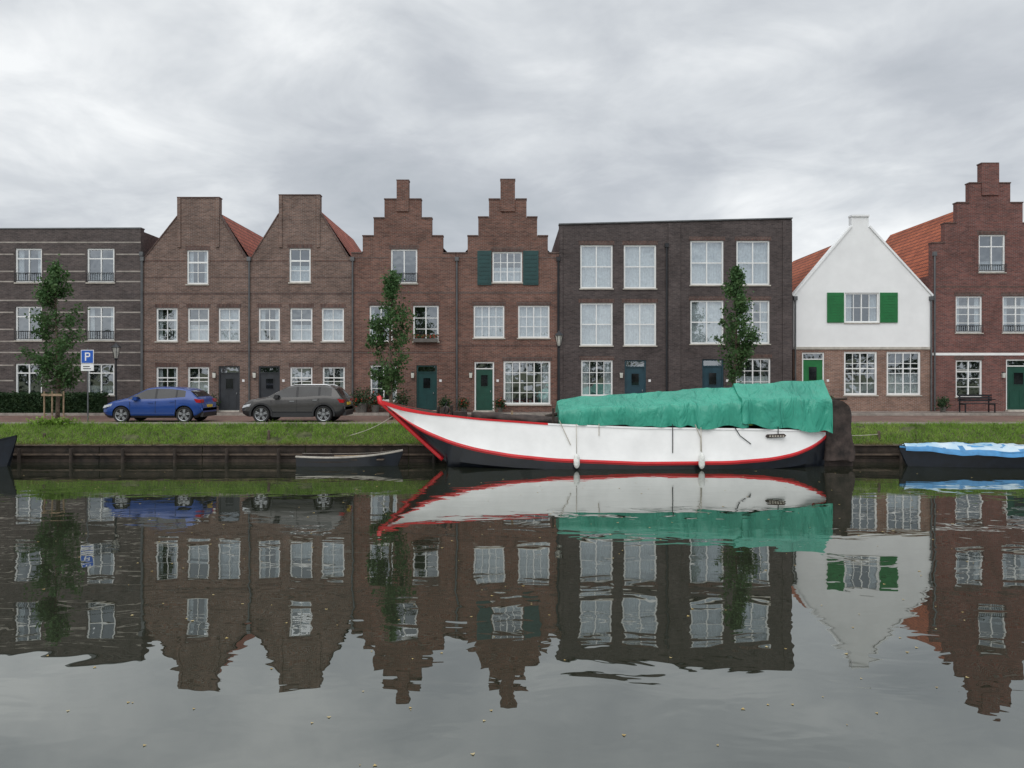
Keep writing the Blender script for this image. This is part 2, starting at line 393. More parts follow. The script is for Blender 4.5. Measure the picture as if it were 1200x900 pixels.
        s.p('doorstep').box(X0-.05,X1+.05,D-.25,D+.04,PAV-.02,PAV+.07,'stone')
        s.p('house_number').box(X1+.12,X1+.24,D-.012,D,Z0+1.5,Z0+1.62,'sign_white')
        if random.random()<.7:
            l=s.p('wall_lamp'); xx=X0-.18; l.box(xx-.04,xx+.04,D-.12,D,Z0+1.95,Z0+2.0,'black_metal'); l.prism([(xx-.06,Z0+1.7),(xx+.06,Z0+1.7),(xx+.08,Z0+1.95),(xx-.08,Z0+1.95)],'y',D-.14,D-.03,'lantern_glass')
    def band(s,py,h,mat,x0,x1,proud=.006):
        Z0=s.z(py)-h/2; Z1=Z0+h; X0,X1=s.x(x0)+.004,s.x(x1)-.004
        cuts=sorted([(a-.0,b+.0) for (a,b,c,d) in s.holes if d>Z0-.0 and c<Z1 and b>X0 and a<X1])
        cur=X0
        for a,b in cuts:
            if a>cur: s.p('brick_bands').box(cur,a-.09,s.D-proud,s.D+.01,Z0,Z1,mat)
            cur=max(cur,b+.09)
        if X1>cur: s.p('brick_bands').box(cur,X1,s.D-proud,s.D+.01,Z0,Z1,mat)
    def facade(s,out,mat,thick=.35,zsplit=None):
        D=s.D; o=[(s.x(a),s.z(b)) for a,b in out]
        W=s.p('walls')
        def face(poly,holes,matn,y):
            loops=[[Vector((a,b,0)) for a,b in poly]]
            for (a,b,c,d) in holes: loops.append([Vector((a,c,0)),Vector((a,d,0)),Vector((b,d,0)),Vector((b,c,0))])
            flat=[v for l in loops for v in l]
            for t in tessellate_polygon(loops): W.poly([(flat[i].x,y,flat[i].y) for i in t],matn)
        face(o,s.holes,mat,D); face(o,[],mat,D+thick)
        n=len(o)
        for i in range(n):
            a,b=o[i],o[(i+1)%n]; W.poly([(a[0],D,a[1]),(b[0],D,b[1]),(b[0],D+thick,b[1]),(a[0],D+thick,a[1])],mat)
        for (a,b,c,d) in s.holes:
            for p,q_ in [((a,c),(b,c)),((b,c),(b,d)),((b,d),(a,d)),((a,d),(a,c))]:
                W.poly([(p[0],D,p[1]),(q_[0],D,q_[1]),(q_[0],D+.33,q_[1]),(p[0],D+.33,p[1])],mat)
    def coping(s,pts,w=.1,mat='stone',proud=.03,depth=.42,h=.05):
        c=s.p('coping')
        for (a,b) in pts:
            A=Vector((s.x(a[0]),0,s.z(a[1]))); B=Vector((s.x(b[0]),0,s.z(b[1]))); d=(B-A).normalized(); nrm=Vector((-d.z,0,d.x))
            if nrm.z<0: nrm=-nrm
            A2=A-d*.02; B2=B+d*.02; A2+=nrm*.003; B2+=nrm*.003
            q4=[A2,B2,B2+nrm*h,A2+nrm*h]
            c.prism([(p.x,p.z) for p in q4],'y',s.D-proud,s.D-proud+depth,mat)
    def body(s,prof,mat,roofmat,depth=9,eps=.006,rooffrom=None):
        D=s.D+.352; o=[(s.x(a),s.z(b)) for a,b in prof]
        cx=(o[0][0]+o[-1][0])/2
        o=[(p[0]+(eps if p[0]<cx else -eps),p[1]) for p in o]
        W=s.p('side_walls'); R=s.p('roof')
        for i in range(len(o)-1):
            a,b=o[i],o[i+1]
            ww=(i==0 or i==len(o)-2)
            (W if ww else R).poly([(a[0],D,a[1]),(b[0],D,b[1]),(b[0],D+depth,b[1]),(a[0],D+depth,a[1])],mat if ww else roofmat)
        loops=[[Vector((a,b,0)) for a,b in o]]
        for t in tessellate_polygon(loops): W.poly([(o[i][0],D+depth,o[i][1]) for i in t],mat)
    def drain(s,px,py0,mat='zinc'):
        X=s.x(px); s.p('downpipe').tube([(X,s.D-.07,s.z(py0)),(X,s.D-.07,PAV+.02)],.045,mat,8)
        s.p('downpipe').box(X-.09,X+.09,s.D-.14,s.D-.0,s.z(py0),s.z(py0)+.2,mat)
    def finish(s):
        for k,mb in s.P.items(): mb.obj(k,s.e)
B0=490
D0=38.5
h=House('brick_apartment_block',D0)
for (a,b) in [(-150,-118),(-66,-35),(18,49),(102,134)]:
    for (y0,y1,rl) in [(291,331,.28),(359,399,.28),(426,463,0)]:
        h.window(a,b,y0,y1,cols=2,rows=(.28,),rail=rl or False,lint=False,fw=.08,cur=random.choice(['sides','none','low']))
out=[(-260,B0),(-260,270),(165,268),(165,B0)]
h.facade(out,'brick_dark')
for py in (284,298,318,330,352,366,386,400,413,428,446):
    h.band(py,.065,'stone_band',-260,165)
h.coping([((-260,270),(165,268))],h=.06,mat='zinc')
h.body([(-259,B0),(-259,272),(164,270),(164,B0)],'brick_dark','zinc',depth=11)
h.drain(166.5,300); h.finish()
def pair(name,x0,x1,b0,b1,yt,wt,wm,wg,dr):
    h=House(name,D0)
    h.window(wt[0],wt[1],wt[2],wt[3],cols=1,bars=(2,3),rows=(.36,))
    for i,(a,b) in enumerate(wm): h.window(a,b,361,400,cols=1,bars=(2,3),rows=(.36,),cur=['sides','half','full'][i])
    for (a,b) in wg: h.window(a,b,430,464,cols=1,bars=(2,2),rows=(.36,))
    h.door(dr[0],dr[1],429,484,'door_dark',frame='door_dark')
    ys=yt+21
    out=[(x0,B0),(x0,301),(x0+5,301),(b0,ys+1),(b0,yt),(b1,yt),(b1,ys),(x1-5,301),(x1,301),(x1,B0)]
    h.facade(out,'brick_brown')
    h.coping([((b0,yt),(b1,yt)),((x0+5,301),(b0,ys+1)),((b1,ys),(x1-5,301))],h=.05,mat='brick_soldier')
    for py in (344,412): h.band(py,.11,'brick_soldier',x0,x1)
    h.p('brick_bands').box(h.x(b0),h.x(b0+4),h.D-.05,h.D-.001,h.z(290),h.z(yt)-.01,'brick_brown')
    h.p('brick_bands').box(h.x(b1-4),h.x(b1),h.D-.05,h.D-.001,h.z(290),h.z(yt)-.01,'brick_brown')
    for py in (306,325): h.band(py,.06,'brick_soldier',x0,x1)
    h.body([(x0,B0),(x0,302),(b0+2,ys-4),(b1-1,ys-4),(x1,302),(x1,B0)],'brick_brown','roof_red',depth=8)
    h.drain(x0+1.5,306); return h
h=pair('brick_gable_house',166,291,208,257,232,(219,244,293,333),[(183,208),(220,245),(256,281)],[(183,208),(220,245)],(256,281)); 
v=h.p('roof_vent'); v.tube([(h.x(300)-.0,42.5,h.z(285)),(h.x(300),42.5,h.z(262))],.1,'zinc',10)
h.finish()
h=pair('brick_gable_house',291,412,327,375,229,(339,364,291,331),[(303,328),(340,366),(377,403)],[(340,366),(378,404)],(303,328)); h.finish()
def steps(h,x0,x1,cx,st,ytop,cw,base,mat,cap='brick_soldier'):
    left=[(x0,st[0][1])]
    for i,(hw,y) in enumerate(st):
        if i>0: left+= [(cx-hw,st[i-1][1]),(cx-hw,y)]
    left+=[(cx-cw,st[-1][1]),(cx-cw,ytop)]
    right=[(x1,st[0][1])]
    for i,(hw,y) in enumerate(st):
        if i>0: right+=[(cx+hw,st[i-1][1]),(cx+hw,y)]
    right+=[(cx+cw,st[-1][1]),(cx+cw,ytop)]
    out=[(x0,base)]+left+right[::-1]+[(x1,base)]
    h.facade(out,mat)
    caps=[((cx-cw,ytop),(cx+cw,ytop))]
    pv=[x0]+[cx-s_[0] for s_ in st[1:]]+[cx-cw]; pr=[x1]+[cx+s_[0] for s_ in st[1:]]+[cx+cw]
    for i,(hw,y) in enumerate(st):
        caps+=[((pv[i],y),(pv[i+1]-.8,y)),((pr[i+1]+.8,y),(pr[i],y))]
    h.coping(caps,h=.06,mat=cap,proud=.035)
    h.p('brick_bands').box(h.x(cx-cw),h.x(cx+cw),h.D-.07,h.D-.001,h.z(st[-1][1]+14),h.z(ytop)-.01,mat)
st=[(60,297),(47,277),(34,256),(21.5,234)]
h=House('brick_stepped_gable_house',D0)
h.window(458,489,292,332,rail=.3,rows=(),cur='none'); 
h.window(433,460,358,400,bars=(2,3),rows=(),cur='sides'); h.window(484,514,358,400,bars=(2,3),rows=(),cur='none')
h.window(434,465,428,470,bars=(2,3),rows=(),cur='sides'); h.door(488,512,428,480,'teal_dark',frame='teal_dark')
steps(h,412,534,472,st,212,7,B0,'brick_redbrown')
for py in (343,413): h.band(py,.1,'brick_soldier',412,534)
h.band(302,.06,'brick_soldier',412,534)
h.body([(412,B0),(412,305),(472,240),(534,305),(534,B0)],'brick_redbrown','roof_red',depth=8)
h.drain(413.5,306); fb=h.p('window_box'); fb.box(h.x(485),h.x(513),h.D-.25,h.D-.052,h.z(401),h.z(397),'pot')
C=np.stack([rng.uniform(h.x(484),h.x(514),260),rng.uniform(h.D-.27,h.D-.1,260),h.z(396)+rng.random(260)*.16],1)
quads('window_box_flowers',C[:150],.05,'leaves',h.e); quads('window_box_blossom',C[150:],.04,'flower_red',h.e)
h.finish()
h=House('brick_stepped_gable_house',D0)
h.window(577,612,295,331,cols=2,bars=(4,3),rows=(),cur='half')
h.window(555,591,358,396,cols=2,bars=(4,3),rows=(),cur='full'); h.window(607,644,358,396,cols=2,bars=(4,3),rows=(),cur='full')
h.door(556,579,424,482,'green_dark'); h.window(590,645,423,474,cols=3,bars=(6,4),rows=(),cur='sides',fw=.09)
for (a,b) in [(559.5,576),(613,631)]:
    sh=h.p('shutters'); sh.box(h.x(a),h.x(b),h.D-.06,h.D-.01,h.z(334),h.z(294),'teal_dark')
    for i in range(8):
        zz=h.z(333)+i*.2+.05; sh.box(h.x(a)+.08,h.x(b)-.08,h.D-.075,h.D-.06,zz,zz+.11,'teal_dark')
st2=[(60,297),(47,277),(34.5,255),(22,234)]
steps(h,534.3,655,595,st2,211,8.5,B0,'brick_redbrown')
for py in (343,405): h.band(py,.1,'brick_soldier',534.3,655)
h.band(302,.06,'brick_soldier',534.3,655)
h.body([(534.3,B0),(534.3,305),(594,240),(655,305),(655,B0)],'brick_redbrown','roof_red',depth=8)
h.drain(535.5,306); h.drain(654,306,'black_metal'); h.finish()
h=House('dark_brick_building',D0)
for (a,b) in [(680,718),(731,769)]:
    h.window(a,b,287,338,cols=2,rows=(.5,),cur='full',fw=.08); h.window(a,b,355,405,cols=2,rows=(.5,),cur='full',fw=.08)
h.window(681,718,422,464,cols=2,bars=(4,3),rows=(),cur='sides'); h.door(732,757,422,484,'door_blue',frame='door_blue')
for (a,b) in [(809,848),(863,902)]:
    h.window(a,b,282,334,cols=2,rows=(.5,),cur='full',fw=.08); h.window(a,b,352,403,cols=2,rows=(.5,),cur='full' if a<850 else 'sides',fw=.08,bars=None if a<850 else (4,4))
h.window(862,903,420,462,cols=2,bars=(4,3),rows=(),cur='half'); h.door(823,848,421,484,'door_blue',frame='door_blue')
h.facade([(655.3,B0),(655.3,263.5),(928,256.5),(928,B0)],'brick_charcoal')
h.p('pier').box(h.x(783),h.x(797),h.D-.06,h.D-.001,PAV,h.z(262),'brick_charcoal')
h.p('pier').box(h.x(655.5),h.x(659.5),h.D-.05,h.D-.001,PAV,h.z(266),'brick_charcoal')
h.p('pier').box(h.x(917),h.x(927.8),h.D-.06,h.D-.001,PAV,h.z(259),'brick_charcoal')
h.coping([((655.3,263.5),(928,256.5))],h=.06,mat='zinc',proud=.07,depth=.45)
h.body([(655.4,B0),(655.4,266),(928,259),(928,B0)],'brick_charcoal','zinc')
h.drain(781,290,'black_metal'); h.finish()
D1=39.3
h=House('white_gable_house',D1)
h.window(990,1030,343,378,cols=2,bars=(4,2),rows=(),frame='white_paint',lint=False,cur='sides')
for (a,b) in [(969,989),(1031,1052)]:
    sh=h.p('shutters'); sh.box(h.x(a),h.x(b)-.02,h.D-.06,h.D-.01,h.z(378),h.z(343),'green_bright')
    for i in range(10):
        zz=h.z(376)+i*.14; sh.box(h.x(a)+.08,h.x(b)-.1,h.D-.075,h.D-.06,zz,zz+.08,'green_bright')
out=[(930,409),(930,347),(998,266),(998,254),(1018,254),(1018,266),(1092,347),(1092,409)]
h.facade(out,'white_render')
up=h.holes; h.holes=[]
h.window(989,1028,412,463,cols=2,rows=(.38,),bars=(4,4),fw=.1,cur='low',lint=False); h.window(1039,1079,412,463,cols=2,rows=(.38,),bars=(4,4),fw=.1,cur='half',lint=False)
h.door(940,966,413,484,'green_bright')
h.facade([(930,B0),(930,409.1),(1092,409.1),(1092,B0)],'brick_light')
h.p('coping').box(h.x(930),h.x(1092),h.D-.05,h.D-.001,h.z(409.5),h.z(406.5),'stone')
h.p('brick_bands').box(h.x(966.5)+.02,h.x(988.5),h.D-.02,h.D-.001,PAV,PAV+.35,'brick_soldier')
h.coping([((930,347),(998,266)),((998,254),(1018,254)),((1018,266),(1092,347))],h=.09,mat='white_render',proud=.06)
h.body([(930,B0),(930,354),(1008,274),(1092,354),(1092,B0)],'white_render','roof_orange',depth=9)
h.drain(931.5,352); h.drain(1090.5,352)
h.finish()
h=House('red_brick_stepped_gable_house',D1)
h.window(1147,1178,275,319,cols=2,rows=(.3,),rail=.2,cur='low')
for (a,b) in [(1120,1151),(1175,1207)]: h.window(a,b,347,390,cols=2,rows=(.3,),rail=.2,cur='sides',bars=(2,4))
h.window(1120,1151,422,465,cols=2,rows=(.3,),bars=(2,4),cur='none'); h.door(1179,1210,421,484,'green_dark')
st3=[(68,285),(53,262),(38.5,238),(24,215)]
steps(h,1092.4,1228,1160,st3,192,10,B0,'brick_red')
h.band(415,.13,'white_paint',1092.4,1228,proud=.02)
for py in (336,): h.band(py,.09,'brick_soldier',1092.4,1228)
h.body([(1092.4,B0),(1092.4,322),(1160,232),(1228,322),(1228,B0)],'brick_red','roof_orange',depth=10)
h.drain(1094.5,300)
h.p('roof_vent').tube([(h.x(1108)-.0,46,h.z(300)),(h.x(1108),46,h.z(268))],.1,'zinc',8)
h.finish()
h=House('brick_row_house',D1)
for (a,b) in [(1245,1280),(1300,1335),(1355,1390)]:
    h.window(a,b,290,335); h.window(a,b,355,395); h.window(a,b,425,465)
h.facade([(1228.4,B0),(1228.4,270),(1410,270),(1410,B0)],'brick_brown'); h.body([(1228.6,B0),(1228.6,271),(1410,271),(1410,B0)],'brick_brown','zinc'); h.finish()

# ------------------------------------------------------------ cars
def interp(x,pts):
    return float(np.interp(x,[p[0] for p in pts],[p[1] for p in pts]))
def sm(x,pts):
    return sum(interp(x+o,pts)*w for o,w in [(-.05,.2),(-.025,.2),(0,.2),(.025,.2),(.05,.2)])
def car(name,X0,Yc,Ln,W,top,belt,width,wheels,R,paint,suv,pill,ws,rs):
    e=empty(name); g0=GZ+.006; hw=W/2
    H=max(p[1] for p in top)
    zb=.20 if not suv else .25
    xs=sorted(set([round(v,3) for v in list(np.linspace(0,Ln,56))+[p for p in pill]]))
    xs=[x for i,x in enumerate(xs) if i==0 or x-xs[i-1]>.012 or x in pill]
    M=MB(); G=[]
    for x in xs:
        zt_=sm(x,top) if .06<x<Ln-.06 else interp(x,top); zl=min(sm(x,belt),zt_-.03); w=hw*sm(x,width) if .06<x<Ln-.06 else hw*interp(x,width)
        zlow=zb+ (max(0,.25-x)*.5 if x<.25 else 0)+(max(0,x-(Ln-.25))*.7)
        def gy(z): return w*.965-(z-zl)*0.36
        z5=max(zl+.02,zt_-.075); z4b=min(zl+.035,(zl+z5)/2+.01)
        sec=[(0,zlow),(w*.86,zlow),(w*.955,zlow+.10),(w*.985,zlow+.22),(w,zl-.28 if zl-.28>zlow+.25 else (zl+zlow)/2),(w*.985,zl-.10),(w*.965,zl),(gy(z4b),z4b),(gy(z5),z5),(gy(zt_)-.05,zt_-.028),(gy(zt_)*.72,zt_-.006),(0,zt_)]
        full=[(x,-y,z) for y,z in sec]+[(x,y,z) for y,z in sec[::-1][1:-1]]
        G.append([(X0+a,Yc+b,g0+c) for a,b,c in full])
    n=len(G[0])
    def mf(i,j):
        xa,xb=xs[i],xs[i+1]; xm=(xa+xb)/2
        jj=j if j<=10 else n-1-j
        if jj==7 and pill[0]<xm<pill[-1]:
            for k in range(1,len(pill)-1,2):
                if pill[k]<=xm<=pill[k+1]: return 'car_black'
            return 'car_glass'
        if jj in(9,10) and (ws[0]<xm<ws[1] or rs[0]<xm<rs[1]): return 'car_glass'
        if jj<=1 or (suv and jj<=2): return 'car_black'
        return paint
    M.grid(G,paint,mf,closed=True)
    M.poly(G[0],paint); M.poly(G[-1][::-1],paint)
    body=M.obj('body',e,smooth=True,angle=38)
    C=MB(); C.mats=list(M.mats)
    for wx in wheels:
        for sgn in (-1,1):
            C.tube([(X0+wx,Yc+sgn*(hw-.27),g0+R),(X0+wx,Yc+sgn*(hw+.1),g0+R)],R+.055,'car_black',36)
    cut=C.obj('cutter',None)
    md=body.modifiers.new('b','BOOLEAN'); md.operation='DIFFERENCE'; md.object=cut; md.solver='EXACT'
    dg=bpy.context.evaluated_depsgraph_get(); me=bpy.data.meshes.new_from_object(body.evaluated_get(dg))
    body.modifiers.clear(); body.data=me; bpy.data.objects.remove(cut)
    for k,wx in enumerate(wheels):
        for sgn in (-1,1):
            Wm=MB(); yo=Yc+sgn*(hw-.01); yi=Yc+sgn*(hw-.22); cx,cz=X0+wx,g0+R
            prof_=[(yi,R*.6),(yi,R*.93),(yi+sgn*.03,R),(yo-sgn*.03,R),(yo,R*.93),(yo-sgn*.012,R*.74)]
            Wm.grid([[ (cx+r_*math.cos(a),y_,cz+r_*math.sin(a)) for (y_,r_) in prof_] for a in np.linspace(0,2*math.pi,33)],'rubber')
            rp=[(yo-sgn*.012,R*.745),(yo-sgn*.02,R*.70),(yo-sgn*.045,R*.66)]
            Wm.grid([[ (cx+r_*math.cos(a),y_,cz+r_*math.sin(a)) for (y_,r_) in rp] for a in np.linspace(0,2*math.pi,33)],'rim')
            Wm.poly([(cx+R*.67*math.cos(a),yo-sgn*.07,cz+R*.67*math.sin(a)) for a in np.linspace(0,2*math.pi,25)[:-1]],'car_black')
            for s_ in range(5):
                a0=s_*2*math.pi/5+.3
                for da in (-.16,.16):
                    a=a0+da; wd=.028
                    p0=Vector((cx,0,cz)); d=Vector((math.cos(a0+da*.5),0,math.sin(a0+da*.5))); d2=Vector((math.cos(a),0,math.sin(a))); t_=Vector((-math.sin(a),0,math.cos(a)))
                    q_=[p0+d*R*.1-t_*wd,p0+d2*R*.69-t_*wd*.7,p0+d2*R*.69+t_*wd*.7,p0+d*R*.1+t_*wd]
                    Wm.prism([(v.x,v.z) for v in q_],'y',yo-sgn*(.02+.001*s_),yo-sgn*.05,'rim')
            Wm.tube([(cx,yo-sgn*.06,cz),(cx,yo-sgn*.014,cz)],R*.16,'rim',12)
            Wm.obj('wheel_%d%s'%(k+1,'a' if sgn<0 else 'b'),e,smooth=True,angle=40)
    T=MB()
    def sidew(x): return hw*interp(x,width)
    for sgn in (-1,1):
        for hx in (pill[1]-.15,pill[3]-.12):
            zz=g0+interp(hx,belt)-.14; y=Yc+sgn*(sidew(hx)*.985); T.box(X0+hx-.09,X0+hx+.09,y-sgn*.01,y+sgn*.028,zz,zz+.03,paint if not suv else 'rim')
        for dx in (pill[1]-.02-.98,pill[1]+.04,pill[3]+.02):
            zz=g0+interp(dx,belt)-.02; y=Yc+sgn*(sidew(dx)); T.box(X0+dx-.006,X0+dx+.006,y-sgn*.05,y+sgn*.0015,g0+zb+.2,zz-.04,'car_black')
        mx_=pill[0]+.33; zz=g0+interp(mx_,belt); y=Yc+sgn*(sidew(mx_)*.93)
        T.prism([(X0+mx_-.11,zz+.0),(X0+mx_+.09,zz-.0),(X0+mx_+.1,zz+.14),(X0+mx_-.04,zz+.15)],'y',y+sgn*.02,y+sgn*.2,paint if not suv else 'car_black')
        T.prism([(X0+.05,g0+.60),(X0+.52,g0+.72),(X0+.50,g0+.80),(X0+.12,g0+.72)],'y',Yc+sgn*hw*.70,Yc+sgn*(sidew(.35)*.985+.004),'headlight')
        T.prism([(X0+Ln-.36,g0+.84),(X0+Ln-.045,g0+.82),(X0+Ln-.05,g0+.95),(X0+Ln-.30,g0+.98)],'y',Yc+sgn*hw*.56,Yc+sgn*(sidew(Ln-.22)*.985+.006),'taillight')
        if suv:
            T.box(X0+wheels[0]+R+.08,X0+wheels[1]-R-.08,Yc+sgn*(hw*.9),Yc+sgn*(hw*.992),g0+zb-.01,g0+zb+.16,'car_black')
            T.tube([(X0+pill[0]+.85,Yc+sgn*hw*.66,g0+H-.05),(X0+pill[0]+1.0,Yc+sgn*hw*.66,g0+H-.01),(X0+Ln-.8,Yc+sgn*hw*.66,g0+H-.01),(X0+Ln-.62,Yc+sgn*hw*.66,g0+H-.07)],.018,'rim',6)
            for wx in wheels:
                ring=[]
                for a in np.linspace(-.15,math.pi+.15,22):
                    ring.append([(X0+wx+rr*math.cos(a),Yc+sgn*(hw+yy),g0+R+rr*math.sin(a)) for rr,yy in [(R+.05,-.03),(R+.05,.008),(R+.12,.008),(R+.12,-.05)]])
                T.grid(ring,'car_black')
    T.box(X0-.012,X0+.05,Yc-.5,Yc+.5,g0+.36,g0+.5,'car_black'); T.box(X0-.014,X0+.03,Yc-.26,Yc+.26,g0+.39,g0+.49,'plate')
    T.box(X0+Ln-.05,X0+Ln+.012,Yc-.26,Yc+.26,g0+(.72 if suv else .62),g0+(.83 if suv else .73),'plate')
    T.box(X0+Ln-.1,X0+Ln+.015,Yc-hw*.8,Yc+hw*.8,g0+zb+.04,g0+zb+.22,'car_black')
    T.obj('trim',e)
YC=31.25+.9
x0=PX(120,31.4); ln=4.1
car('parked_car',x0,YC,ln,1.78,
    top=[(0,.62),(.08,.76),(.40,.90),(.9,1.0),(1.05,1.04),(1.80,1.42),(2.2,1.47),(2.8,1.46),(3.35,1.40),(3.62,1.30),(3.88,1.06),(4.03,.98),(4.1,.62)],
    belt=[(0,.55),(.5,.82),(1.1,.92),(2.5,.95),(3.4,1.02),(4.1,.94)],
    width=[(0,.74),(.15,.88),(.5,.97),(1.2,1),(3.2,1),(3.8,.98),(4.03,.92),(4.1,.84)],
    wheels=(.82,3.38),R=.33,paint='paint_blue',suv=False,pill=[1.1,2.18,2.27,3.02,3.10,3.42],ws=(1.07,1.78),rs=(3.60,3.90))
x0=PX(283,31.4); ln=4.24
car('parked_car',x0,YC,ln,1.80,
    top=[(0,.66),(.08,.82),(.35,.96),(1.0,1.06),(1.10,1.09),(1.80,1.48),(2.2,1.55),(2.9,1.56),(3.5,1.53),(3.82,1.45),(4.05,1.15),(4.18,1.02),(4.24,.66)],
    belt=[(0,.60),(.5,.88),(1.1,.99),(2.5,1.02),(3.4,1.08),(4.24,1.0)],
    width=[(0,.76),(.15,.90),(.5,.97),(1.2,1),(3.2,1),(3.95,.98),(4.17,.93),(4.24,.86)],
    wheels=(.84,3.38),R=.35,paint='paint_grey',suv=True,pill=[1.15,2.25,2.35,3.15,3.25,3.70],ws=(1.12,1.78),rs=(3.84,4.1))

# ------------------------------------------------------------ trees
def tree(px,d,top,bot,wpx,seed,guard=False,lean=0.0,dens=1.0):
    random.seed(seed)
    e=empty('street_tree'); X=PX(px,d); zt_=PZ(top,d); zb=PZ(bot,d); wr=wpx*d/F/2
    T=MB(); H=zt_-GZ
    def ax(z): t=(z-GZ)/H; return Vector((X+lean*t+.06*math.sin(t*5+seed),d+.05*math.sin(t*4),z))
    T.tube([ax(GZ-.05+(H*.96)*i/14) for i in range(15)],[.085*(1-i/15)**.8+.008 for i in range(15)],'bark',9)
    tips=[]
    def profw(t): return wr*(math.sin(min(1,t*1.55+.22)*math.pi*.5)*(1-t)**.6*1.35)
    for i in range(int(62*dens)):
        t=random.random()**.95; z=zb+(zt_-zb)*t*.97; a=random.random()*6.283; p=ax(z-.45*(1-t)-.1); r_=profw(t)*random.uniform(.5,1.2)
        q=ax(z)+Vector((math.cos(a)*r_,math.sin(a)*r_,random.uniform(-.1,.4)))
        T.tube([p,(p+q)/2+Vector((0,0,-.05)),q],[.02,.013,.005],'bark',5)
        for f in (1.03,.8,.55): tips.append((p.lerp(q,f),f))
    T.obj('trunk',e,smooth=True)
    C=[]
    for (p,f) in tips:
        k=random.randint(14,38); s_=random.uniform(.07,.16)
        C.append(np.array(p)+rng.normal(size=(k,3))*np.array([s_,s_,s_*1.3]))
    for i in range(16):
        t=.75+.27*i/16; C.append(np.array(ax(zb+(zt_-zb)*t))+rng.normal(size=(9,3))*np.array([.07,.07,.12]))
    quads('leaves',np.concatenate(C),.085,'leaves',e)
    if guard:
        g_=MB()
        for dx in (-.42,.0,.42):
            g_.tube([(X+dx,d-.3+abs(dx)*.3,GZ),(X+dx,d-.3+abs(dx)*.3,GZ+1.25)],.035,'wood_light',8)
        g_.box(X-.45,X+.45,d-.35,d-.32,GZ+1.05,GZ+1.15,'wood_light')
        g_.obj('tree_stakes',e)
tree(66,33.6,312,450,60,1,True,.05,1.25)
tree(457,33.6,322,452,50,2,False,.1)
tree(860,34.2,316,440,46,5,False,.1)
e=empty('hedge'); hm=MB()
X0,X1=PX(-200,37.3),PX(118,37.3)
hm.box(X0+.1,X1-.1,37.4,38.1,GZ,PZ(466,37.3),'leaves_hedge'); hm.obj('hedge_core',e)
n=26000; C=np.stack([rng.uniform(X0,X1,n),37.3+rng.random(n)*.1,rng.uniform(GZ+.1,PZ(462,37.3),n)],1)
k=n//3; C[:k,1]=rng.uniform(37.3,38.2,k); C[:k,2]=PZ(463,37.3)+rng.normal(0,.05,k)
quads('hedge_leaves',C,.07,'leaves_hedge',e)
def potted(px,d,s_,fl=True):
    e=empty('potted_plant'); X=PX(px,d); m=MB(); z0=PAV
    m.tube([(X,d,z0),(X,d,z0+.3*s_)],[.13*s_,.18*s_],'pot',14); m.obj('pot',e)
    C=np.array([X,d,z0+.5*s_])+rng.normal(size=(420,3))*np.array([.16,.14,.16])*s_
    quads('foliage',C,.06,'leaves_hedge',e)
    if fl: quads('blossom',np.array([X,d,z0+.55*s_])+rng.normal(size=(90,3))*np.array([.16,.14,.14])*s_,.045,'flower_red',e)
for px,s_,fl in [(440,1.2,True),(470,1.3,False),(521,.9,False),(543,.8,True),(586,.8,True),(248,1.0,False),(420,1.0,True),(970,1,False),(800,1.1,False),(1105,.9,False),(425,1.5,False)]: potted(px,37.95,s_,fl)

# ------------------------------------------------------------ street furniture
def lamp(px,d,top):
    e=empty('street_lamp'); X=PX(px,d); zt_=PZ(top,d); m=MB(); z0=GZ
    m.tube([(X,d,z0),(X,d,z0+.5),(X,d,z0+.55),(X,d,zt_-.75)],[.09,.075,.045,.035],'black_metal',12)
    m.tube([(X,d,zt_-.8),(X,d,zt_-.74),(X,d,zt_-.7)],[.03,.09,.05],'black_metal',12)
    m.tube([(X,d,zt_-.2),(X,d,zt_-.1),(X,d,zt_-.04),(X,d,zt_+.02)],[.24,.13,.05,.015],'black_metal',6)
    for i in range(6):
        a=i*math.pi/3; m.tube([(X+.09*math.cos(a),d+.09*math.sin(a),zt_-.7),(X+.2*math.cos(a),d+.2*math.sin(a),zt_-.2)],.012,'black_metal',4)
    m.obj('post',e); g_=MB(); g_.tube([(X,d,zt_-.69),(X,d,zt_-.21)],[.075,.18],'lantern_glass',6); g_.obj('lantern',e)
lamp(655,36.2,388); lamp(136,35.5,402); lamp(1290,36.2,388); lamp(-140,36.2,388)
d=31.35; e=empty('parking_sign'); X=PX(103,d); m=MB()
m.tube([(X,d,GZ-.05),(X,d,PZ(408,d))],.028,'zinc',10); m.obj('pole',e)
m=MB(); zt_=PZ(410,d); zm=PZ(426,d); zl=PZ(434,d); s_=.26
m.box(X-s_,X+s_,d-.045,d-.03,zm,zt_,'sign_white'); m.box(X-s_+.025,X+s_-.025,d-.05,d-.0455,zm+.025,zt_-.025,'sign_blue')
zc=(zm+zt_)/2; y0,y1=d-.056,d-.0505
m.box(X-.09,X-.04,y0,y1,zc-.17,zc+.17,'sign_white'); 
for a,b,c,d_ in [(-.04,.07,.12,.17),(-.04,.07,-.02,.03),(.07,.12,-.0,.15)]: m.box(X+a,X+b,y0,y1,zc+c,zc+d_,'sign_white')
m.box(X-s_,X+s_,d-.045,d-.03,zl-.02,zm-.02,'sign_white')
for k in range(2): m.box(X-.17,X+.15-.05*k,d-.049,d-.0455,zl+.05+k*.09,zl+.085+k*.09,'door_dark')
m.obj('plate',e)
e=empty('park_bench'); d=38.0; m=MB(); xa,xb=PX(1122,d),PX(1162,d); z0=PAV
for k in range(4): m.box(xa,xb,d-.5+k*.11,d-.41+k*.11,z0+.43,z0+.46,'black_metal')
m.obj('seat',e); m=MB()
for k in range(3): m.box(xa,xb,d-.03,d,z0+.55+k*.12,z0+.64+k*.12,'black_metal')
